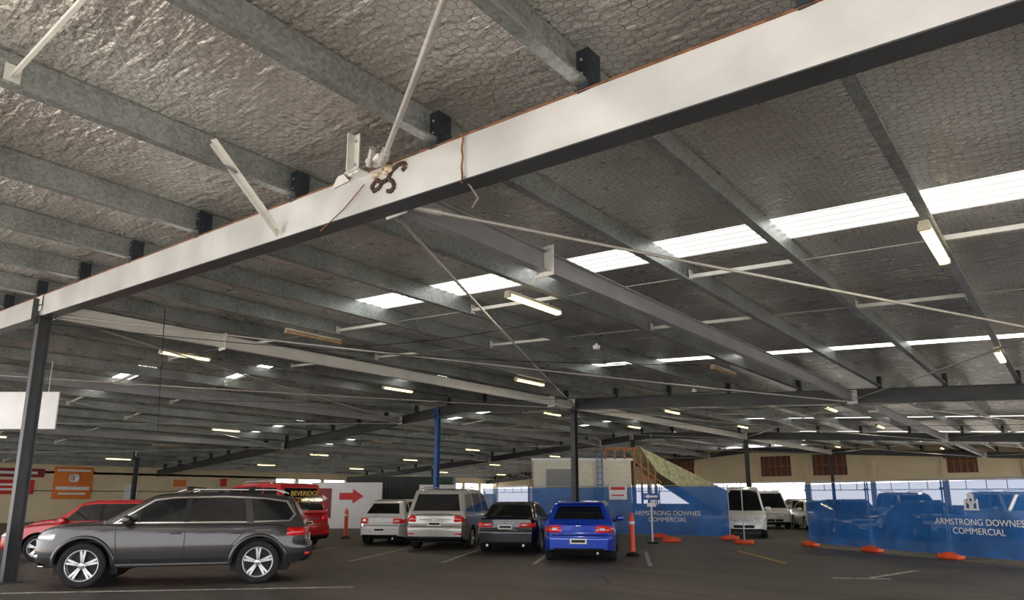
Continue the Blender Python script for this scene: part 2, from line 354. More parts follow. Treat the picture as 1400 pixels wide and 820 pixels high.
# fluorescent battens with a real lamp each
lx=[-.98,-6.95,-13.5,-20.,-26.4,-33,-39.5,-46]; ly=[9.05,17.3,27.4,35.6,45.5,54]
unlit={(2,0),(4,0),(1,1),(5,2),(3,4),(6,1),(5,0)}
for j,y in enumerate(ly):
    for i,x in enumerate(lx+[5.5]):
        b=MB(); z=zb(x)+HB-.03; L=1.5; lit=(i,j) not in unlit
        b.box((x,y,z+.03),(.10,L,.05),HOUS,.01); b.box((x,y,z-.03),(.12,L-.04,.07),LITTUBE if lit else DIM,.03,seg=3)
        for s in(-1,1): b.box((x,y+s*(L/2-.02),z-.02),(.13,.05,.09),HOUS if lit else DIM,.015); b.cyl((x,y+s*.4,z+.05),(x,y+s*.4,z+.1),.01,ROD,6)
        o=b.build('fluorescent_batten_light')
        if lit:
            ld=bpy.data.lights.new('lamp','AREA'); ld.shape='RECTANGLE'; ld.size=.12; ld.size_y=1.4; ld.energy=36; ld.color=(1,.86,.62)
            lo=bpy.data.objects.new('lamp',ld); bpy.context.collection.objects.link(lo); lo.parent=o; lo.location=(x,y,z-.08)
# hung conduits / cables
b=MB()
for (p,q,sag) in [((-2,22,zb(-2)-.02),(-22,22.2,zb(-22)-.05),.1),((-12,5,zb(-12)),(-33,14,zb(-33)),.25),((-7,9.9,zb(-7)+.3),(-13.5,9.9,zb(-13.5)+.3),.12),((-15.2,4.2,zb(-15)-.1),(-7,16,zb(-7)+.35),.2),((-25,12,zb(-25)),(-8,20,zb(-8)+.2),.2),((-20,26,zb(-20)),(0,30,zb(0)),.2)]:
    p,q=Vector(p),Vector(q); pts=[]
    for i in range(9): t=i/8; v=p.lerp(q,t); v.z-=sag*4*t*(1-t); pts.append(v)
    b.tube(pts,.009,BLACK,6)
b.build('hanging_cables')
b=MB(); 
for x,y in((-8.2,13),(-9.5,21),(-4,26)):
    z=zb(x)+HB; b.cyl((x,y,z),(x,y,z-.08),.09,WHITEP,16,.07); b.cyl((x,y,z+.05),(x,y,z),.03,WHITEP,8)
b.build('smoke_detectors')
# ------------------------------------------------------------------ walls
b=MB()
b.box(((X0+X1)/2,Y1+.1,4.35),(X1-X0,.2,3.1),BEIGE)
b.box(((X0+X1)/2,Y1-.02,2.85),(X1-X0,.1,.12),WHITEP)
for x in [X0+.2+i*4.9 for i in range(13)]: b.box((x,Y1,2.2),(.35,.3,4.4),BEIGE)
for x in [X0+.2+i*1.225 for i in range(49)]: b.box((x,Y1+.05,2.5),(.05,.05,.7),WHITEP)
b.box(((X0+X1)/2,Y1+.05,2.15),(X1-X0,.05,.06),WHITEP)
b.box(((X0+X1)/2,Y1+.1,.5),(X1-X0,.15,1.0),GREYW)
for xa,xb in((-21.3,-18.8),(-17,-14.4),(-7.7,-5.6),(-30,-27.5)):
    b.box(((xa+xb)/2,Y1-.03,4.2),(xb-xa,.06,1.7),BROWN)
    for i in range(5): b.box((xa+(xb-xa)*(i+.5)/5,Y1-.08,4.2),(.06,.05,1.7),TIMBER)
    b.box(((xa+xb)/2,Y1-.08,4.2),(xb-xa,.05,.07),TIMBER)
b.build('wall_back')
b=MB(); b.box((X0-.1,(Y0+Y1)/2,1.0),(.2,Y1-Y0,2.0),BEIGE); b.box((X0-.1,(Y0+Y1)/2,3.6),(.2,Y1-Y0,1.0),BEIGE)
b.box((X0-.1,14,2.6),(.2,36,1.3),BEIGE)
for y in [34+i*2.6 for i in range(11)]: b.box((X0-.1,y,2.6),(.22,.3,1.3),BEIGE)
b.box((X0+.04,13.6,3.1),(.06,3.2,.55),DRED); b.box((X0+.08,13.6,3.1),(.02,2.4,.16),WHITEP)
b.box((X0+.04,13.4,2.2),(.06,2.6,.9),REDP); b.box((X0+.08,13.4,2.35),(.02,2.0,.14),WHITEP); b.box((X0+.08,13.4,2.05),(.02,1.4,.14),WHITEP)
b.box((X0+.04,24.0,2.6),(.06,.9,.5),ORS); b.box((X0+.04,27.4,2.7),(.06,.5,.6),REDP); b.box((X0+.04,20.6,1.9),(.06,.9,1.1),WHITEP)
b.build('wall_left')
b=MB(); b.box((0,0,0),(.06,2.3,2.1),ORS,.01); b.box((.035,0,-.35),(.02,2.0,.22),WHITEP); b.box((.035,0,-.7),(.02,1.6,.12),WHITEP); b.box((.035,0,.82),(.02,2.0,.14),WHITEP)
b.box((.035,0,.32),(.02,.55,.55),WHITEP,.2); b.box((.045,0,.32),(.02,.1,.36),ORS); b.build('wall_sign',(X0+.08,16.9,2.5)) 
b=MB(); b.box((0,0,0),(3.0,.05,1.0),WHITEP,.01)
for s in(-1.2,1.2): b.cyl((s,0,.5),(s,0,1.35),.012,ROD,6)
b.build('hanging_sign_board',(-22.0,5.25,3.8),39.5*D2R)
cz=39.5*D2R
b=MB(); b.box((0,0,1.15),(3.6,.08,2.3),WHITEP,.01); b.box((-1.25,-.05,1.25),(.95,.02,1.5),DRED)
def arrow(cx,z,s,mat,y=-.06): b.add([(cx-s,y,z-.28*s),(cx+.1*s,y,z-.28*s),(cx+.1*s,y,z-.6*s),(cx+s,y,z),(cx+.1*s,y,z+.6*s),(cx+.1*s,y,z+.28*s),(cx-s,y,z+.28*s)],[list(range(7))],mat)
arrow(.25,1.6,.62,REDP); arrow(-1.25,1.5,.3,WHITEP,-.075); b.box((-1.25,-.07,.9),(.6,.01,.12),WHITEP)
b.build('arrow_hoarding',(-29.1,22.0,0),cz)
b=MB(); b.box((0,0,1.1),(1.9,.08,2.2),WHITEP,.01); b.box((0,-.05,1.5),(1.3,.02,.8),REDP); arrow(.1,1.5,.35,WHITEP,-.075); b.build('arrow_hoarding',(-26.2,25.6,0),cz)
b=MB(); b.box((0,0,1.35),(6,2.4,2.7),DGREEN,.02)
for i in range(30): b.box((-2.9+i*.2,-1.22,1.35),(.06,.05,2.4),DGREEN)
b.build('site_container',(-30.5,27,0),cz)
# block shaft + timber framed enclosed stair
b=MB(); b.box((.2,0,1.65),(4.6,3,3.3),BLOCK); b.box((.2,-1.53,3.3),(4.8,.1,.12),WHITEP)
for i in range(4): b.bar((2.65+i*.32,-1.6,0),(2.65+i*.32,-1.6,3.75-i*.22),.09,.09,TIMBER)
for i in range(3): b.bar((1.3+i*.45,-1.56,3.3),(1.3+i*.45,-1.56,3.8),.07,.07,TIMBER)
b.bar((1.2,-1.6,3.8),(2.8,-1.6,3.8),.1,.12,TIMBER); b.bar((2.6,-1.62,2.4),(3.7,-1.62,2.4),.07,.08,TIMBER); b.bar((2.6,-1.62,3.3),(3.9,-1.62,2.2),.07,.08,TIMBER)
P=[(2.9,3.9),(7.4,1.6),(7.4,.75),(6.3,1.0),(3.7,2.7)]; n_=len(P)
vs=[(x,-1.7,z) for x,z in P]+[(x,1.5,z) for x,z in P]
b.add(vs,[list(range(n_)),list(range(n_,2*n_))[::-1]]+[(i,n_+i,n_+(i+1)%n_,(i+1)%n_) for i in range(n_)],CANOPY)
for i in range(9): b.bar((3.1+i*.5,-1.72,3.75-i*.255),(3.3+i*.5,-1.72,3.1-i*.27),.03,.03,CANOPY)
for s in(-.12,.12): b.bar((1.0+s,-1.62,.2),(1.0+s,-1.62,3.6),.05,.05,BLUEST)
for i in range(12): b.bar((.88,-1.62,.5+i*.27),(1.12,-1.62,.5+i*.27),.03,.03,BLUEST)
b.box((-.9,-1.52,2.4),(1.2,.05,.9),GREYW)
b.build('stair_enclosure',(-19.2,28.2,0),cz)
# ------------------------------------------------------------------ fences
def fence(name,p,q,npan,h=1.95):
    p,q=Vector(p),Vector(q); L=(q-p).length; ang=math.atan2(q.y-p.y,q.x-p.x); b=MB()
    nx,nz=int(L*8),12; vs=[];fs=[]
    for i in range(nx+1):
        for j in range(nz+1):
            xx=L*i/nx; zz=.12+(h-.14)*j/nz
            vs.append((xx,-.03+.02*math.sin(xx*5+zz*2)+.012*math.sin(xx*13-zz*7),zz))
    for i in range(nx):
        for j in range(nz): a=i*(nz+1)+j; fs.append((a,a+nz+1,a+nz+2,a+1))
    b.add(vs,fs,BANNER,True)
    w=L/npan
    for i in range(npan+1):
        for dx in ((-.04,.04) if 0<i<npan else (0,)): b.cyl((i*w+dx,.02,.05),(i*w+dx,.02,h+.05),.02,ROD,8)
        b.box((i*w,.02,.07),(.62,.24,.14),ORANGE,.04); b.box((i*w,.02,.15),(.3,.16,.06),ORANGE,.02)
        b.box((i*w,.02,h-.2),(.16,.05,.05),ROD)
    for z in(.12,h+.03,): b.cyl((0,.02,z),(L,.02,z),.017,ROD,8)
    return b.build(name,p,ang),L
f,L=fence('site_fence',(-6.9,23.3,0),(1.4,17.9,0),4)
def logo(b,cx,z,s):
    for a,c,w,h in((-.32,.0,.1,.5),(.32,0,.1,.5),(0,.42,.1,.3),(-.12,.25,.1,.5),(.12,.25,.1,.5),(0,-.25,.8,.08),(0,.1,.5,.07),(0,-.1,.22,.3)):
        b.box((cx+a*s,-.07,z+c*s),(w*s,.01,h*s),WHITEP)
tx=5.85
text('ARMSTRONG DOWNES\nCOMMERCIAL',.215,(tx,-.075,.86),0,WHITEP,f,'banner_text'); b=MB(); logo(b,tx-.1,1.36,.50); b.build('banner_logo',parent=f)
f,L=fence('site_fence',(-20.5,22.9,0),(-10.2,25.0,0),4)
text('ARMSTRONG DOWNES\nCOMMERCIAL',.24,(L-2.3,-.075,.86),0,WHITEP,f,'banner_text'); b=MB(); logo(b,L-2.8,1.36,.36); b.build('banner_logo',parent=f)
b=MB(); b.box((0,0,.07),(.62,.24,.14),ORANGE,.04); b.cyl((0,0,.1),(0,0,2.0),.02,ROD,8); b.build('fence_stand',(-8.9,23.0,0))
b=MB(); b.box((0,0,.07),(.62,.24,.14),ORANGE,.04); b.box((0,0,.16),(.3,.16,.06),ORANGE,.02); b.build('fence_foot',(-11.2,22.3,0),.3)
b=MB(); b.box((0,0,0),(.75,.02,.55),WHITEP,.01); b.box((0,-.013,.17),(.6,.01,.12),REDP); b.box((0,-.013,-.1),(.5,.01,.05),REDP); b.build('hazard_sign',(-14.3,24.0,1.72),cz*.3)
b=MB(); b.cyl((0,0,.05),(0,0,1.62),.03,WHITEP,10); b.box((0,0,.03),(.36,.36,.06),BLACK,.02); b.box((0,-.03,1.56),(.56,.02,.22),BLUEST,.02)
b.add([(-.22,-.045,1.56),(-.08,-.045,1.64),(-.08,-.045,1.59),(.22,-.045,1.59),(.22,-.045,1.53),(-.08,-.045,1.53),(-.08,-.045,1.48)],[list(range(7))],WHITEP)
b.box((0,-.03,1.28),(.3,.02,.12),WHITEP); b.build('direction_sign_post',(-11.4,21.3,0),cz)
def bollard(x,y):
    b=MB(); prof=[(0,1.12),(.04,1.12),(.05,1.03),(.07,1.0),(.078,.12)]
    b.lathe(prof,ORANGE,Matrix.Rotation(math.pi/2,4,'X'),20); b.lathe([(.08,.9),(.083,.9),(.083,.82),(.08,.82)],WHITEP,Matrix.Rotation(math.pi/2,4,'X'),20)
    b.lathe([(.0,.1),(.16,.08),(.2,0)],BLACK,Matrix.Rotation(math.pi/2,4,'X'),16)
    b.build('orange_bollard',(x,y,0))
bollard(-9.35,16.35); bollard(-21.8,16.5); bollard(-23.0,18.6)
# floor markings
def stripe(name,p,q,w,mat):
    b=MB(); b.bar((p[0],p[1],.004),(q[0],q[1],.004),w,.004,mat); b.build(name)
for pc in(-2.2,-4.4,-6.7,-9.0,.45):
    o=(pc*.866,pc*.5)
    stripe('bay_line_marking',(o[0]-.5*16.2,o[1]+.866*16.2),(o[0]-.5*20.5,o[1]+.866*20.5),.09,LINEW)
stripe('bay_line_marking',(-13.6,3.6),(-9.9,7.7),.1,LINEW)
stripe('bay_line_marking',(-3.9,14.4),(-3.0,14.9),.1,LINEW); stripe('bay_line_marking',(-3.4,14.6),(-2.9,17.0),.1,LINEW)
stripe('yellow_line_marking',(-7.9,19.9),(-5.6,16.9),.1,LINEY)
# ------------------------------------------------------------------ cars
def lerp_prof(pr,x):
    if x<=pr[0][0]: return pr[0][1]
    for (a,b_),(c,d) in zip(pr,pr[1:]):
        if x<=c: t=(x-a)/(c-a) if c>a else 0; return b_+(d-b_)*t
    return pr[-1][1]
class Car:
    def __init__(s,L,W,sill,top,xf,xr,r,pt,clad=None,offF=None,offR=None,kF=.24,kR=.16,arch=.06,belt=1.,x0=None,x1=None):
        s.b=MB(); s.L,s.W,s.sill,s.top=L,W,sill,top; s.x0,s.x1=x0 or -L/2,x1 or L/2; s.xf,s.xr,s.r=xf,xr,r; s.pt=pt; s.kF,s.kR=kF,kR
        s.offF=offF or [(0,0),(2,0)]; s.offR=offR or [(0,0),(2,0)]; s.R=r+arch; s.bz=belt
        s.rr=.6; s.bulge=.05
        s.body(clad or pt); s.wheels()
    def d(s,x): return (s.x1-x,1) if x>0 else (x-s.x0,-1)
    def f(s,x): d,_=s.d(x); return max(0,1-d/s.rr)
    def w(s,x,z):
        k=s.kF if x>0 else s.kR
        wp=1-k*s.f(x)**2.2
        v=max(0,min(1.1,(z-s.sill)/(s.bz-s.sill)))
        pr=1-.035*((.5-v)/.5)**2 if v<.5 else 1-.06*((v-.5)/.5)**2
        return s.W/2*wp*pr
    def X(s,x,y,z):
        _,sg=s.d(x); f=s.f(x); wc=max(.3,s.w(x,z))
        q=min(1,abs(y)/wc)
        return x+sg*f*(s.bulge*(1-q*q)+lerp_prof(s.offF if sg>0 else s.offR,z))
    def body(s,clad):
        xs=set([s.x0+(s.x1-s.x0)*i/40 for i in range(41)])
        for e in(s.x0,s.x1):
            sg=1 if e<0 else -1
            for d in(.03,.07,.12,.18,.25,.33,.42): xs.add(e+sg*d)
        for xw in(s.xf,s.xr):
            xs={x for x in xs if abs(x-xw)>s.R+.02}
            for i in range(17): xs.add(xw+s.R*math.cos(math.pi*i/16))
            xs.add(xw+s.R+.012); xs.add(xw-s.R-.012)
        xs=sorted(xs); J=10; rings=[]
        for x in xs:
            zt=lerp_prof(s.top,x); zb_=s.sill+.1*s.f(x)
            for xw in(s.xf,s.xr):
                if abs(x-xw)<=s.R+.001: zb_=max(zb_,s.r+math.sqrt(max(0,s.R**2-(x-xw)**2)))
            half=[]
            for j in range(J+1): z=zb_+(zt-.035-zb_)*j/J; half.append((s.w(x,z),z))
            yt=s.w(x,zt-.035)
            for q,dz in((.985,-.014),(.95,-.002),(.8,.012),(.5,.028),(.2,.035)): half.append((yt*q,zt+dz))
            ring=[(s.X(x,y,z),-y,z) for y,z in half]+[(s.X(x,0,zt),0,zt+.036)]+[(s.X(x,y,z),y,z) for y,z in reversed(half)]
            rings.append(ring)
        n=len(rings[0]); vs=[v for r in rings for v in r]
        fs=[];fc=[]
        for i in range(len(rings)-1):
            for j in range(n-1):
                q=(i*n+j,i*n+j+1,(i+1)*n+j+1,(i+1)*n+j)
                jj=min(j,n-2-j); (fc if jj<2 else fs).append(q)
        s.b.add(vs,fs,s.pt,True); s.b.add(vs,fc,clad,True)
        for ri,e in((0,-1),(len(rings)-1,1)):
            r=rings[ri]; C=8; cv=[];cf=[]
            for j in range(J+1):
                a=r[j]; 
                for c in range(C+1):
                    y=a[1]*(1-2*c/C); cv.append((s.X(xs[ri],y,a[2]),y,a[2]))
            for j in range(J):
                for c in range(C): q=j*(C+1)+c; cf.append((q,q+1,q+C+2,q+C+1))
            s.b.add(cv,cf,s.pt,True)
            top=r[J:n-J]; s.b.add(top,[list(range(len(top)))],s.pt,True)
        s.b.box(((s.x0+s.x1)/2,0,(s.sill+.75)/2+.02),(s.x1-s.x0-.35,s.W-.56,.75-s.sill+.05),BLACK)
        for xw in(s.xf,s.xr): s.b.box((xw,0,s.r+.1),(s.R*2+.1,s.W-.54,s.R*1.2),BLACK)
    def wheels(s,spokes=5):
        r=s.r
        for xw in(s.xf,s.xr):
            s.b.cyl((xw,-s.W/2+.2,r),(xw,s.W/2-.2,r),.05,BLACK,8)
            for sg in(-1,1):
                X=Matrix.Translation((xw,sg*(s.W/2-.13),r))@(Matrix.Identity(4) if sg>0 else Matrix.Rotation(math.pi,4,'Z'))
                ri=r*.70
                s.b.lathe([(ri,-.11),(r*.93,-.115),(r,-.085),(r,.085),(r*.97,.108),(r*.86,.118),(ri+.02,.108),(ri,.1)],RUBBER,X,40)
                s.b.lathe([(ri,.1),(ri*1.02,.104),(ri*.96,.108),(ri*.93,.09),(ri*.9,.0),(0,-.0)],ALLOY,X,40)
                s.b.lathe([(ri*.88,.012),(0,.012)],BLACK,X,32)
                s.b.lathe([(ri*.22,.02),(ri*.22,.085),(ri*.14,.095),(0,.097)],ALLOY,X,20)
                for i in range(spokes):
                    a=2*math.pi*(i+.25)/spokes
                    for da in(-.13,.13):
                        u=Vector((math.cos(a+da*.4),0,math.sin(a+da*.4))); v=Vector((math.cos(a+da),0,math.sin(a+da))); t=Vector((-math.sin(a),0,math.cos(a)))
                        p0=u*ri*.16; p1=v*ri*.96; ww=ri*.07; vs=[]
                        for p,h,w_ in((p0,.085,ww*1.1),(p1,.092,ww)):
                            for sx_,hy in((-1,h-.045),(1,h-.045),(1,h),(-1,h)): vs.append(X@(p+t*sx_*w_+Vector((0,hy,0))))
                        s.b.add(vs,[(0,1,2,3),(7,6,5,4),(0,4,5,1),(1,5,6,2),(2,6,7,3),(3,7,4,0)],ALLOY)
    def archtrim(s,mat,wd=.05):
        for xw in(s.xf,s.xr):
            for sg in(-1,1):
                vs=[];fs=[]
                for i in range(25):
                    a=math.pi*(i/24)*1.0
                    for rr,e in((s.R-.01,.004),(s.R-.005,.022),(s.R+wd,.018),(s.R+wd+.005,-.005)):
                        x=xw+rr*math.cos(a); z=s.r+rr*math.sin(a); vs.append((s.X(x,9,z),sg*(s.w(x,z)+e),z))
                for i in range(24):
                    for j in range(3): k=i*4+j; fs.append((k,k+1,k+5,k+4))
                s.b.add(vs,fs,mat,True)
    def outline(s,end,z):
        pts=[]; xe=s.x1 if end>0 else s.x0; wc=s.w(xe-1e-4*end,z)
        for i in range(13): y=wc*i/12; pts.append(Vector((s.X(xe,y,z),y)))
        for d in(.03,.07,.12,.18,.25,.33,.42,.55,.8,1.1,1.4,1.8,2.2): x=xe-end*d; pts.append(Vector((s.X(x,9,z),s.w(x,z))))
        return pts
    def at(s,end,sd,z,eps):
        sg=1 if sd>=0 else -1; p=s.outline(end,z); t=abs(sd)
        for a,b_ in zip(p,p[1:]):
            l=(b_-a).length
            if t<=l or b_ is p[-1]:
                v=a.lerp(b_,t/l); dd=(b_-a).normalized(); nr=Vector((dd.y,-dd.x))*end; 
                if nr.y<0 or (abs(nr.y)<.3 and nr.x*end<0): nr=-nr
                v=v+nr*eps; return Vector((v.x,sg*v.y,z))
            t-=l
    def patch(s,end,s0,s1,z0,z1,mat,eps=.008,sym=True,k0=0,k1=0,ns=10,nz=4):
        for sg in ((1,-1) if sym else (1,)):
            vs=[];fs=[]
            for j in range(nz+1):
                t=j/nz; z=z0+(z1-z0)*t
                for i in range(ns+1):
                    q=i/ns; sd=(s0+k0*t)*(1-q)+(s1+k1*t)*q
                    e=eps if 0<i<ns and 0<j<nz else -.01 if eps>.012 else eps
                    vs.append(s.at(end,sg*sd,z,e))
            for j in range(nz):
                for i in range(ns): k=j*(ns+1)+i; fs.append((k,k+1,k+ns+2,k+ns+1))
            s.b.add(vs,fs,mat,True)
    def seam(s,pts,wd=.012,mat=BLACK,eps=.003,both=True):
        for sg in(1,-1):
            for (xa,za),(xb,zc) in zip(pts,pts[1:]):
                d=Vector((xb-xa,zc-za)); n=max(1,int(d.length/.12)); d.normalize(); o=Vector((-d.y,d.x))*wd/2; vs=[]
                for i in range(n+1):
                    t=i/n; x=xa+(xb-xa)*t; z=za+(zc-za)*t
                    for q in(-1,1): xx,zz=x+o.x*q,z+o.y*q; vs.append((s.X(xx,9,zz),sg*(s.w(xx,zz)+eps),zz))
                s.b.add(vs,[(2*i,2*i+1,2*i+3,2*i+2) for i in range(n)],mat,True)
    def green(s,poly,wb,tum,mat=None,bev=.05):
        s.gp=poly; s.gz=poly[0][1]; s.gwb=wb/2; s.gt=tum
        pl=[(poly[0][0],s.gz-.06)]+poly+[(poly[-1][0],s.gz-.06)]
        b=bmesh.new(); A=[b.verts.new((x,-s.gw(z),z)) for x,z in pl]; B=[b.verts.new((x,s.gw(z),z)) for x,z in pl]; n=len(pl)
        b.faces.new(A); b.faces.new(B[::-1])
        for i in range(n): b.faces.new((A[i],B[i],B[(i+1)%n],A[(i+1)%n])[::-1])
        bmesh.ops.recalc_face_normals(b,faces=b.faces)
        ed=[e for e in b.edges if max(v.co.z for v in e.verts)>s.gz+.02]
        bmesh.ops.bevel(b,geom=ed,offset=bev,segments=4,profile=.5,affect='EDGES')
        big=[f for f in b.faces if f.calc_area()>.12]
        b.verts.index_update(); vs=[v.co.copy() for v in b.verts]
        s.b.add(vs,[[v.index for v in f.verts] for f in b.faces if f in big],mat or s.pt,False)
        s.b.add(vs,[[v.index for v in f.verts] for f in b.faces if f not in big],mat or s.pt,True); b.free()
    def gw(s,z): return s.gwb-s.gt*(z-s.gz)
    def sidewin(s,poly,mat=GLASS,eps=.004):
        for sg in(-1,1):
            vs=[(x,sg*(s.gw(z)+eps),z) for x,z in poly]; f=list(range(len(vs))); s.b.add(vs,[f if sg<0 else f[::-1]],mat)
    def panewin(s,a,c,iy=.08,i0=.05,i1=.05,mat=GLASS,eps=.006):
        a,c=Vector(a),Vector(c); d=(c-a).normalized(); a2=a+d*i0; c2=c-d*i1; nr=Vector((-d.y,d.x)); 
        mid=(a+c)/2; cen=Vector((sum(p[0] for p in s.gp)/len(s.gp),s.gz+.2))
        if (mid-cen).dot(nr)<0: nr=-nr
        vs=[];K=6
        for p in(a2,c2):
            for i in range(K+1):
                q=-1+2*i/K; y=q*(s.gw(p.y)-iy); vs.append((p.x+nr.x*eps,y,p.y+nr.y*eps))
        s.b.add(vs,[(i,i+1,K+2+i,K+1+i) for i in range(K)],mat)
    def mirror(s,x,z,mat=None):
        for sg in(-1,1):
            s.b.box((x,sg*(s.W/2+.07),z),(.13,.22,.15),mat or s.pt,.045,seg=3); s.b.box((x+.02,sg*(s.W/2-.05),z-.05),(.08,.12,.05),BLACK,.01)
    def handles(s,xs,z,mat=None):
        for x in xs:
            for sg in(-1,1): s.b.box((x,sg*(s.w(x,z)+.012),z),(.2,.03,.035),mat or s.pt,.012)
    def plate(s,end,z,w=.4,h=.12,eps=.02):
        p=s.at(end,0,z,eps); s.b.box((p.x,0,z),(.012,w,h),PLATE); s.b.box((p.x+end*.007,0,z),(.004,w*.8,h*.5),BLACK)
    def done(s,name,x,y,deg): return s.b.build(name,(x,y,0),deg*D2R)

def suv():
    c=Car(4.7,1.94,.34,[(-2.36,1.04),(-1.9,1.08),(.9,1.09),(1.3,1.10),(1.95,1.06),(2.2,1.0),(2.32,.92)],1.45,-1.465,.385,P_GREY,clad=BLACK,
          offF=[(.3,-.10),(.45,.0),(.62,.02),(.8,.0),(1.0,-.05)],offR=[(.3,-.08),(.42,.0),(.68,.02),(.74,-.05),(1.1,-.09)],arch=.075,belt=1.09,x0=-2.33,x1=2.28,kR=.26,kF=.32)
    c.green([(1.30,1.07),(.44,1.60),(.1,1.655),(-.8,1.67),(-1.6,1.63),(-1.98,1.58),(-2.26,1.07)],1.80,.32,bev=.06)
    c.sidewin([(1.04,1.10),(.42,1.525),(.1,1.57),(-.8,1.59),(-1.5,1.56),(-1.93,1.50),(-2.1,1.25),(-2.0,1.12),(-1.2,1.10)],CHROME,.003)
    c.sidewin([(.97,1.125),(.40,1.50),(.1,1.545),(-.8,1.565),(-1.48,1.535),(-1.90,1.475),(-2.05,1.25),(-1.97,1.145),(-1.2,1.125)],GLASS,.006)
    c.sidewin([(-.13,1.12),(-.13,1.555),(-.23,1.558),(-.23,1.12)],BLACK,.009); c.sidewin([(-1.22,1.11),(-1.15,1.555),(-1.26,1.55),(-1.35,1.11)],P_GREY,.009)
    c.sidewin([(.64,1.12),(.64,1.34),(.60,1.37),(.60,1.12)],BLACK,.009)
    c.panewin((1.30,1.07),(.44,1.60),.09,.08,.06); c.panewin((-1.98,1.58),(-2.26,1.07),.12,.1,.05)
    c.archtrim(P_GREY,.055)
    c.seam([(.98,1.06),(.95,.75),(.86,.42)]); c.seam([(-.18,1.08),(-.18,.42)]); c.seam([(-1.22,1.08),(-1.22,.95),(-1.0,.72),(-.93,.42)]); c.seam([(.86,.44),(-.93,.44)])
    c.seam([(1.3,.97),(.5,.95),(-2.0,.96)],.02,P_GREY,.012); c.seam([(.92,.385),(-.96,.385)],.03,CHROME,.012); c.seam([(.9,.58),(-.95,.58)],.03,P_GREY,.015)
    c.handles((-.02,-1.06),.93,P_GREY); c.mirror(.78,1.17)
    c.patch(-1,.48,1.15,.84,1.02,LENSR,.02,k1=-.1); c.patch(-1,0,.85,.38,.62,BLACK,.015,sym=True); c.patch(-1,.5,.8,.48,.55,LENSR,.024); c.plate(-1,.80)
    c.patch(1,.42,1.10,.80,.94,LENSC,.02); c.patch(1,0,.40,.80,.95,BLACK,.012)
    for i in range(7): c.patch(1,.01+i*.057,.04+i*.057,.81,.94,CHROME,.022,ns=2,nz=2)
    c.patch(1,0,.7,.38,.58,BLACK,.014); c.patch(1,.55,.75,.5,.58,LENSC,.024); c.patch(1,0,.8,.34,.38,CHROME,.02); c.plate(1,.60)
    for sg in(-1,1):
        y=sg*.68; c.b.tube([(.05,y,1.66),(-.1,y,1.71),(-1.7,y,1.705),(-1.85,y,1.64)],.016,CHROME,8)
        c.b.box((-.7,y,1.68),(.08,.03,.05),BLACK,.01)
    for x in(-.15,-1.25):
        c.b.box((x,0,1.75),(.07,1.5,.03),BLACK,.012)
        for sg in(-1,1): c.b.box((x,sg*.68,1.73),(.12,.09,.07),BLACK,.02)
    c.b.v=[(v[0]*.97,v[1]*.97,v[2]*.97) for v in c.b.v]
    return c.done('suv_car',-13.2,6.28,234)
suv()
def hatch(pt,L=4.25,W=1.74,H=1.46,name='hatchback_car',x=0,y=0,deg=0,spoil=True):
    hx=L/2
    c=Car(L,W,.20,[(-hx,.90),(-hx+.5,.93),(.6,.90),(hx-1.1,.90),(hx-.4,.81),(hx,.68)],hx-.86,-hx+.82,.315,pt,
          offF=[(.2,-.1),(.35,.02),(.6,.0),(.75,-.1)],offR=[(.2,-.1),(.3,.02),(.60,.03),(.66,-.03),(1.,-.09)],belt=.93,kR=.22)
    G=[(hx-1.05,.89),(.45,H-.08),(.1,H-.01),(-.8,H),(-hx+.62,H-.07),(-hx+.14,.90)]
    c.green(G,W-.14,.38,bev=.06)
    c.sidewin([(hx-1.35,.95),(.42,H-.15),(.1,H-.1),(-.8,H-.10),(-hx+.80,H-.18),(-hx+.5,1.06),(-.8,.96)],GLASS,.005)
    c.sidewin([(-.02,.95),(-.02,H-.1),(-.1,H-.1),(-.1,.95)],BLACK,.008); c.sidewin([(-.98,.95),(-.9,H-.1),(-1.0,H-.1),(-1.12,.95)],pt,.008)
    c.panewin(G[0],G[1],.08,.06,.05); c.panewin(G[-2],G[-1],.15,.1,.14)
    if spoil: c.b.box((-hx+.54,0,H-.045),(.28,W-.62,.035),pt,.015)
    c.seam([(hx-1.3,.88),(hx-1.3,.3)]); c.seam([(-.06,.9),(-.06,.3)]); c.seam([(-.98,.9),(-.9,.6),(-.8,.3)]); c.handles((.12,-.82),.78); c.mirror(hx-1.4,.96)
    c.patch(-1,.40,.95,.68,.87,LENSR,.022,k1=.0); c.patch(-1,.5,.64,.72,.83,LENSC,.03)
    c.patch(-1,0,.6,.22,.34,BLACK,.012); c.patch(-1,0,1.2,.625,.64,BLACK,.006,nz=1); c.plate(-1,.50)
    c.patch(1,.42,1.0,.56,.70,LENSC,.02); c.patch(1,0,.5,.28,.5,BLACK,.014); c.plate(1,.42)
    c.b.box((-hx-.02,0,.85),(.03,.12,.03),CHROME,.008)
    c.b.cyl((-hx+.1,-.45,.23),(-hx-.06,-.45,.23),.03,CHROME,10)
    return c.done(name,x,y,deg)
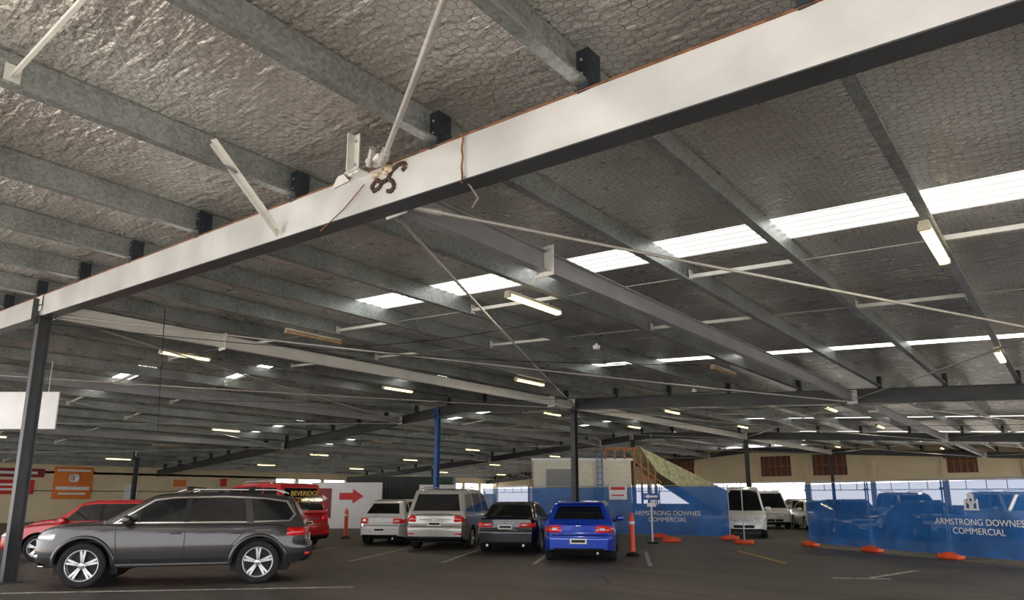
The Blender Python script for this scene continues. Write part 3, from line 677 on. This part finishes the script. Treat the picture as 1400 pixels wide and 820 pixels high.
def sedan(pt,x,y,deg,name='sedan_car',H=1.40):
    L,W=4.65,1.78; hx=L/2
    c=Car(L,W,.21,[(-hx,.96),(-hx+.6,.98),(-.4,.93),(.6,.91),(1.2,.91),(hx-.4,.80),(hx,.68)],hx-.95,-hx+1.03,.32,pt,
          offF=[(.2,-.1),(.35,.02),(.6,.0),(.75,-.1)],offR=[(.2,-.08),(.3,.03),(.62,.04),(.68,-.01),(1.,-.02)],belt=.95,kR=.18)
    G=[(1.2,.90),(.4,H-.07),(.0,H),(-.8,H-.01),(-1.15,H-.07),(-1.85,.96)]
    c.green(G,W-.16,.42,bev=.06)
    c.sidewin([(.85,.97),(.38,H-.15),(0,H-.09),(-.8,H-.1),(-1.1,H-.16),(-1.42,1.03),(-.8,.98)],GLASS,.005)
    c.sidewin([(-.22,.96),(-.22,H-.1),(-.3,H-.1),(-.3,.96)],BLACK,.008)
    c.panewin(G[0],G[1],.08,.06,.05); c.panewin(G[-2],G[-1],.10,.06,.08)
    c.seam([(.95,.88),(.95,.3)]); c.seam([(-.26,.91),(-.26,.3)]); c.seam([(-1.1,.91),(-1.0,.3)]); c.handles((-.1,-.95),.78,CHROME); c.mirror(.8,.98)
    c.patch(-1,.36,1.0,.71,.85,LENSR,.022); c.patch(-1,.46,.6,.74,.82,LENSC,.03); c.patch(-1,0,.34,.83,.855,CHROME,.02)
    c.patch(-1,0,.7,.23,.34,BLACK,.012); c.patch(-1,0,1.2,.615,.63,BLACK,.006,nz=1); c.plate(-1,.73)
    c.patch(1,.42,1.0,.56,.70,LENSC,.02); c.patch(1,0,.5,.3,.5,BLACK,.014)
    for sg in(-1,1): c.b.cyl((-hx+.1,.5*sg,.24),(-hx-.06,.5*sg,.24),.035,CHROME,10)
    return c.done(name,x,y,deg)
def van(pt,x,y,deg,L=4.75,W=1.8,H=1.80,name='people_mover_van',low=None):
    hx=L/2
    c=Car(L,W,.25,[(-hx,1.02),(-hx+.5,1.04),(1.0,1.0),(hx-.7,.98),(hx-.3,.86),(hx,.74)],hx-.85,-hx+.95,.33,pt,clad=low,
          offF=[(.2,-.1),(.35,.02),(.6,.0),(.8,-.1)],offR=[(.25,-.08),(.34,.04),(.66,.05),(.72,-.02),(1.05,-.04)],belt=1.03,kR=.14)
    G=[(hx-.72,.97),(.95,H-.12),(.5,H-.03),(-.8,H),(-hx+.42,H-.05),(-hx+.12,1.02)]
    c.green(G,W-.10,.22,bev=.07)
    c.sidewin([(hx-1.05,1.05),(.95,H-.22),(.5,H-.15),(-.8,H-.15),(-hx+.55,H-.18),(-hx+.36,1.12),(-.8,1.08)],GLASS,.005)
    c.sidewin([(.32,1.05),(.32,H-.14),(.24,H-.14),(.24,1.05)],pt,.008); c.sidewin([(-.98,1.05),(-.95,H-.14),(-1.05,H-.14),(-1.08,1.05)],pt,.008)
    c.panewin(G[0],G[1],.08,.06,.05); c.panewin(G[-2],G[-1],.14,.14,.12)
    c.seam([(1.2,.98),(1.1,.35)]); c.seam([(.28,1.0),(.28,.35)]); c.seam([(-.98,1.0),(-.9,.35)]); c.handles((.4,.1),.88); c.mirror(1.15,1.1)
    c.patch(-1,.56,.98,.80,1.0,LENSR,.022,ns=8); c.patch(-1,0,.5,.86,.90,CHROME,.02); c.patch(-1,0,.9,.27,.40,BLACK,.012); c.patch(-1,0,1.2,.675,.69,BLACK,.006,nz=1); c.plate(-1,.76)
    c.patch(-1,.6,.85,.45,.5,LENSR,.02)
    c.patch(1,.42,1.0,.62,.78,LENSC,.02); c.patch(1,0,.4,.36,.5,BLACK,.014); c.patch(1,0,.38,.62,.7,CHROME,.014)
    for sg in(-1,1): c.b.tube([(.3,sg*.62,H+.0),(.2,sg*.62,H+.04),(-1.5,sg*.62,H+.04),(-1.6,sg*.62,H)],.015,CHROME,6)
    return c.done(name,x,y,deg)
hatch(P_BLUE,4.4,1.77,1.44,x=-10.5,y=15.8,deg=120)
sedan(P_BLK,-13.5,16.7,120)
van(P_SILV,-16.05,16.5,120,W=1.9)
hatch(P_WHITE,3.9,1.66,1.47,x=-18.75,y=16.5,deg=120,spoil=False)
rv=van(P_RED,-20.65,12.40,180,L=4.6,W=1.9,H=1.99,name='red_van')
text('BEVERIDGE\nSTUDIO',.20,(-2.16,0,1.58),-math.pi/2,YEL,rv,'van_lettering')
hatch(P_RED,4.2,1.72,1.46,x=-19.6,y=7.3,deg=232); hatch(P_RED,4.2,1.72,1.46,x=-24.0,y=8.9,deg=232)
van(P_WHITE,-11.0,28.6,-70,L=4.6,W=1.7,H=1.98,name='delivery_van')
van(P_WHITE,-13.0,37.0,-62,L=4.6,W=1.7,H=1.9,name='delivery_van'); hatch(P_SILV,4.3,1.75,1.48,x=-12.9,y=42.5,deg=-62); sedan(P_WHITE,-14.3,46.5,-62); sedan(P_BLUE,-15.3,50.5,-62); hatch(P_WHITE,x=-11,y=47,deg=-62)
sedan(P_WHITE,-10.3,36.3,-62)
sedan(P_BLK,-4.8,31,-62); hatch(P_BLK,x=-7.6,y=31,deg=-62); van(P_WHITE,-2.5,36,-62); van(P_WHITE,-6.6,38,-62,name='delivery_van')
sedan(P_SILV,-3,48,-80); sedan(P_WHITE,-7.5,51,-80)
# ------------------------------------------------------------------ light & camera
w=bpy.data.worlds.new('daylight_sky'); bpy.context.scene.world=w; w.use_nodes=True; n=w.node_tree
bg=n.nodes['Background']; bg.inputs['Color'].default_value=(.95,.96,1,1); bg.inputs['Strength'].default_value=3.2
sd=bpy.data.lights.new('sun','SUN'); sd.energy=9.5; sd.angle=.05; sd.color=(1,.95,.88); so=bpy.data.objects.new('sun',sd); bpy.context.collection.objects.link(so)
so.rotation_euler=(Vector((.35,-.6,.85))).to_track_quat('Z','Y').to_euler()
cam=bpy.data.cameras.new('camera'); co=bpy.data.objects.new('camera',cam); bpy.context.collection.objects.link(co)
cam.sensor_width=36; cam.lens=929/1400*36; cam.shift_y=86/1400; cam.clip_start=.05; cam.clip_end=500
co.location=(0,0,1.5); co.rotation_euler=((90+11.26)*D2R,0,39.5*D2R); bpy.context.scene.camera=co
bpy.context.scene.view_settings.view_transform='Standard'
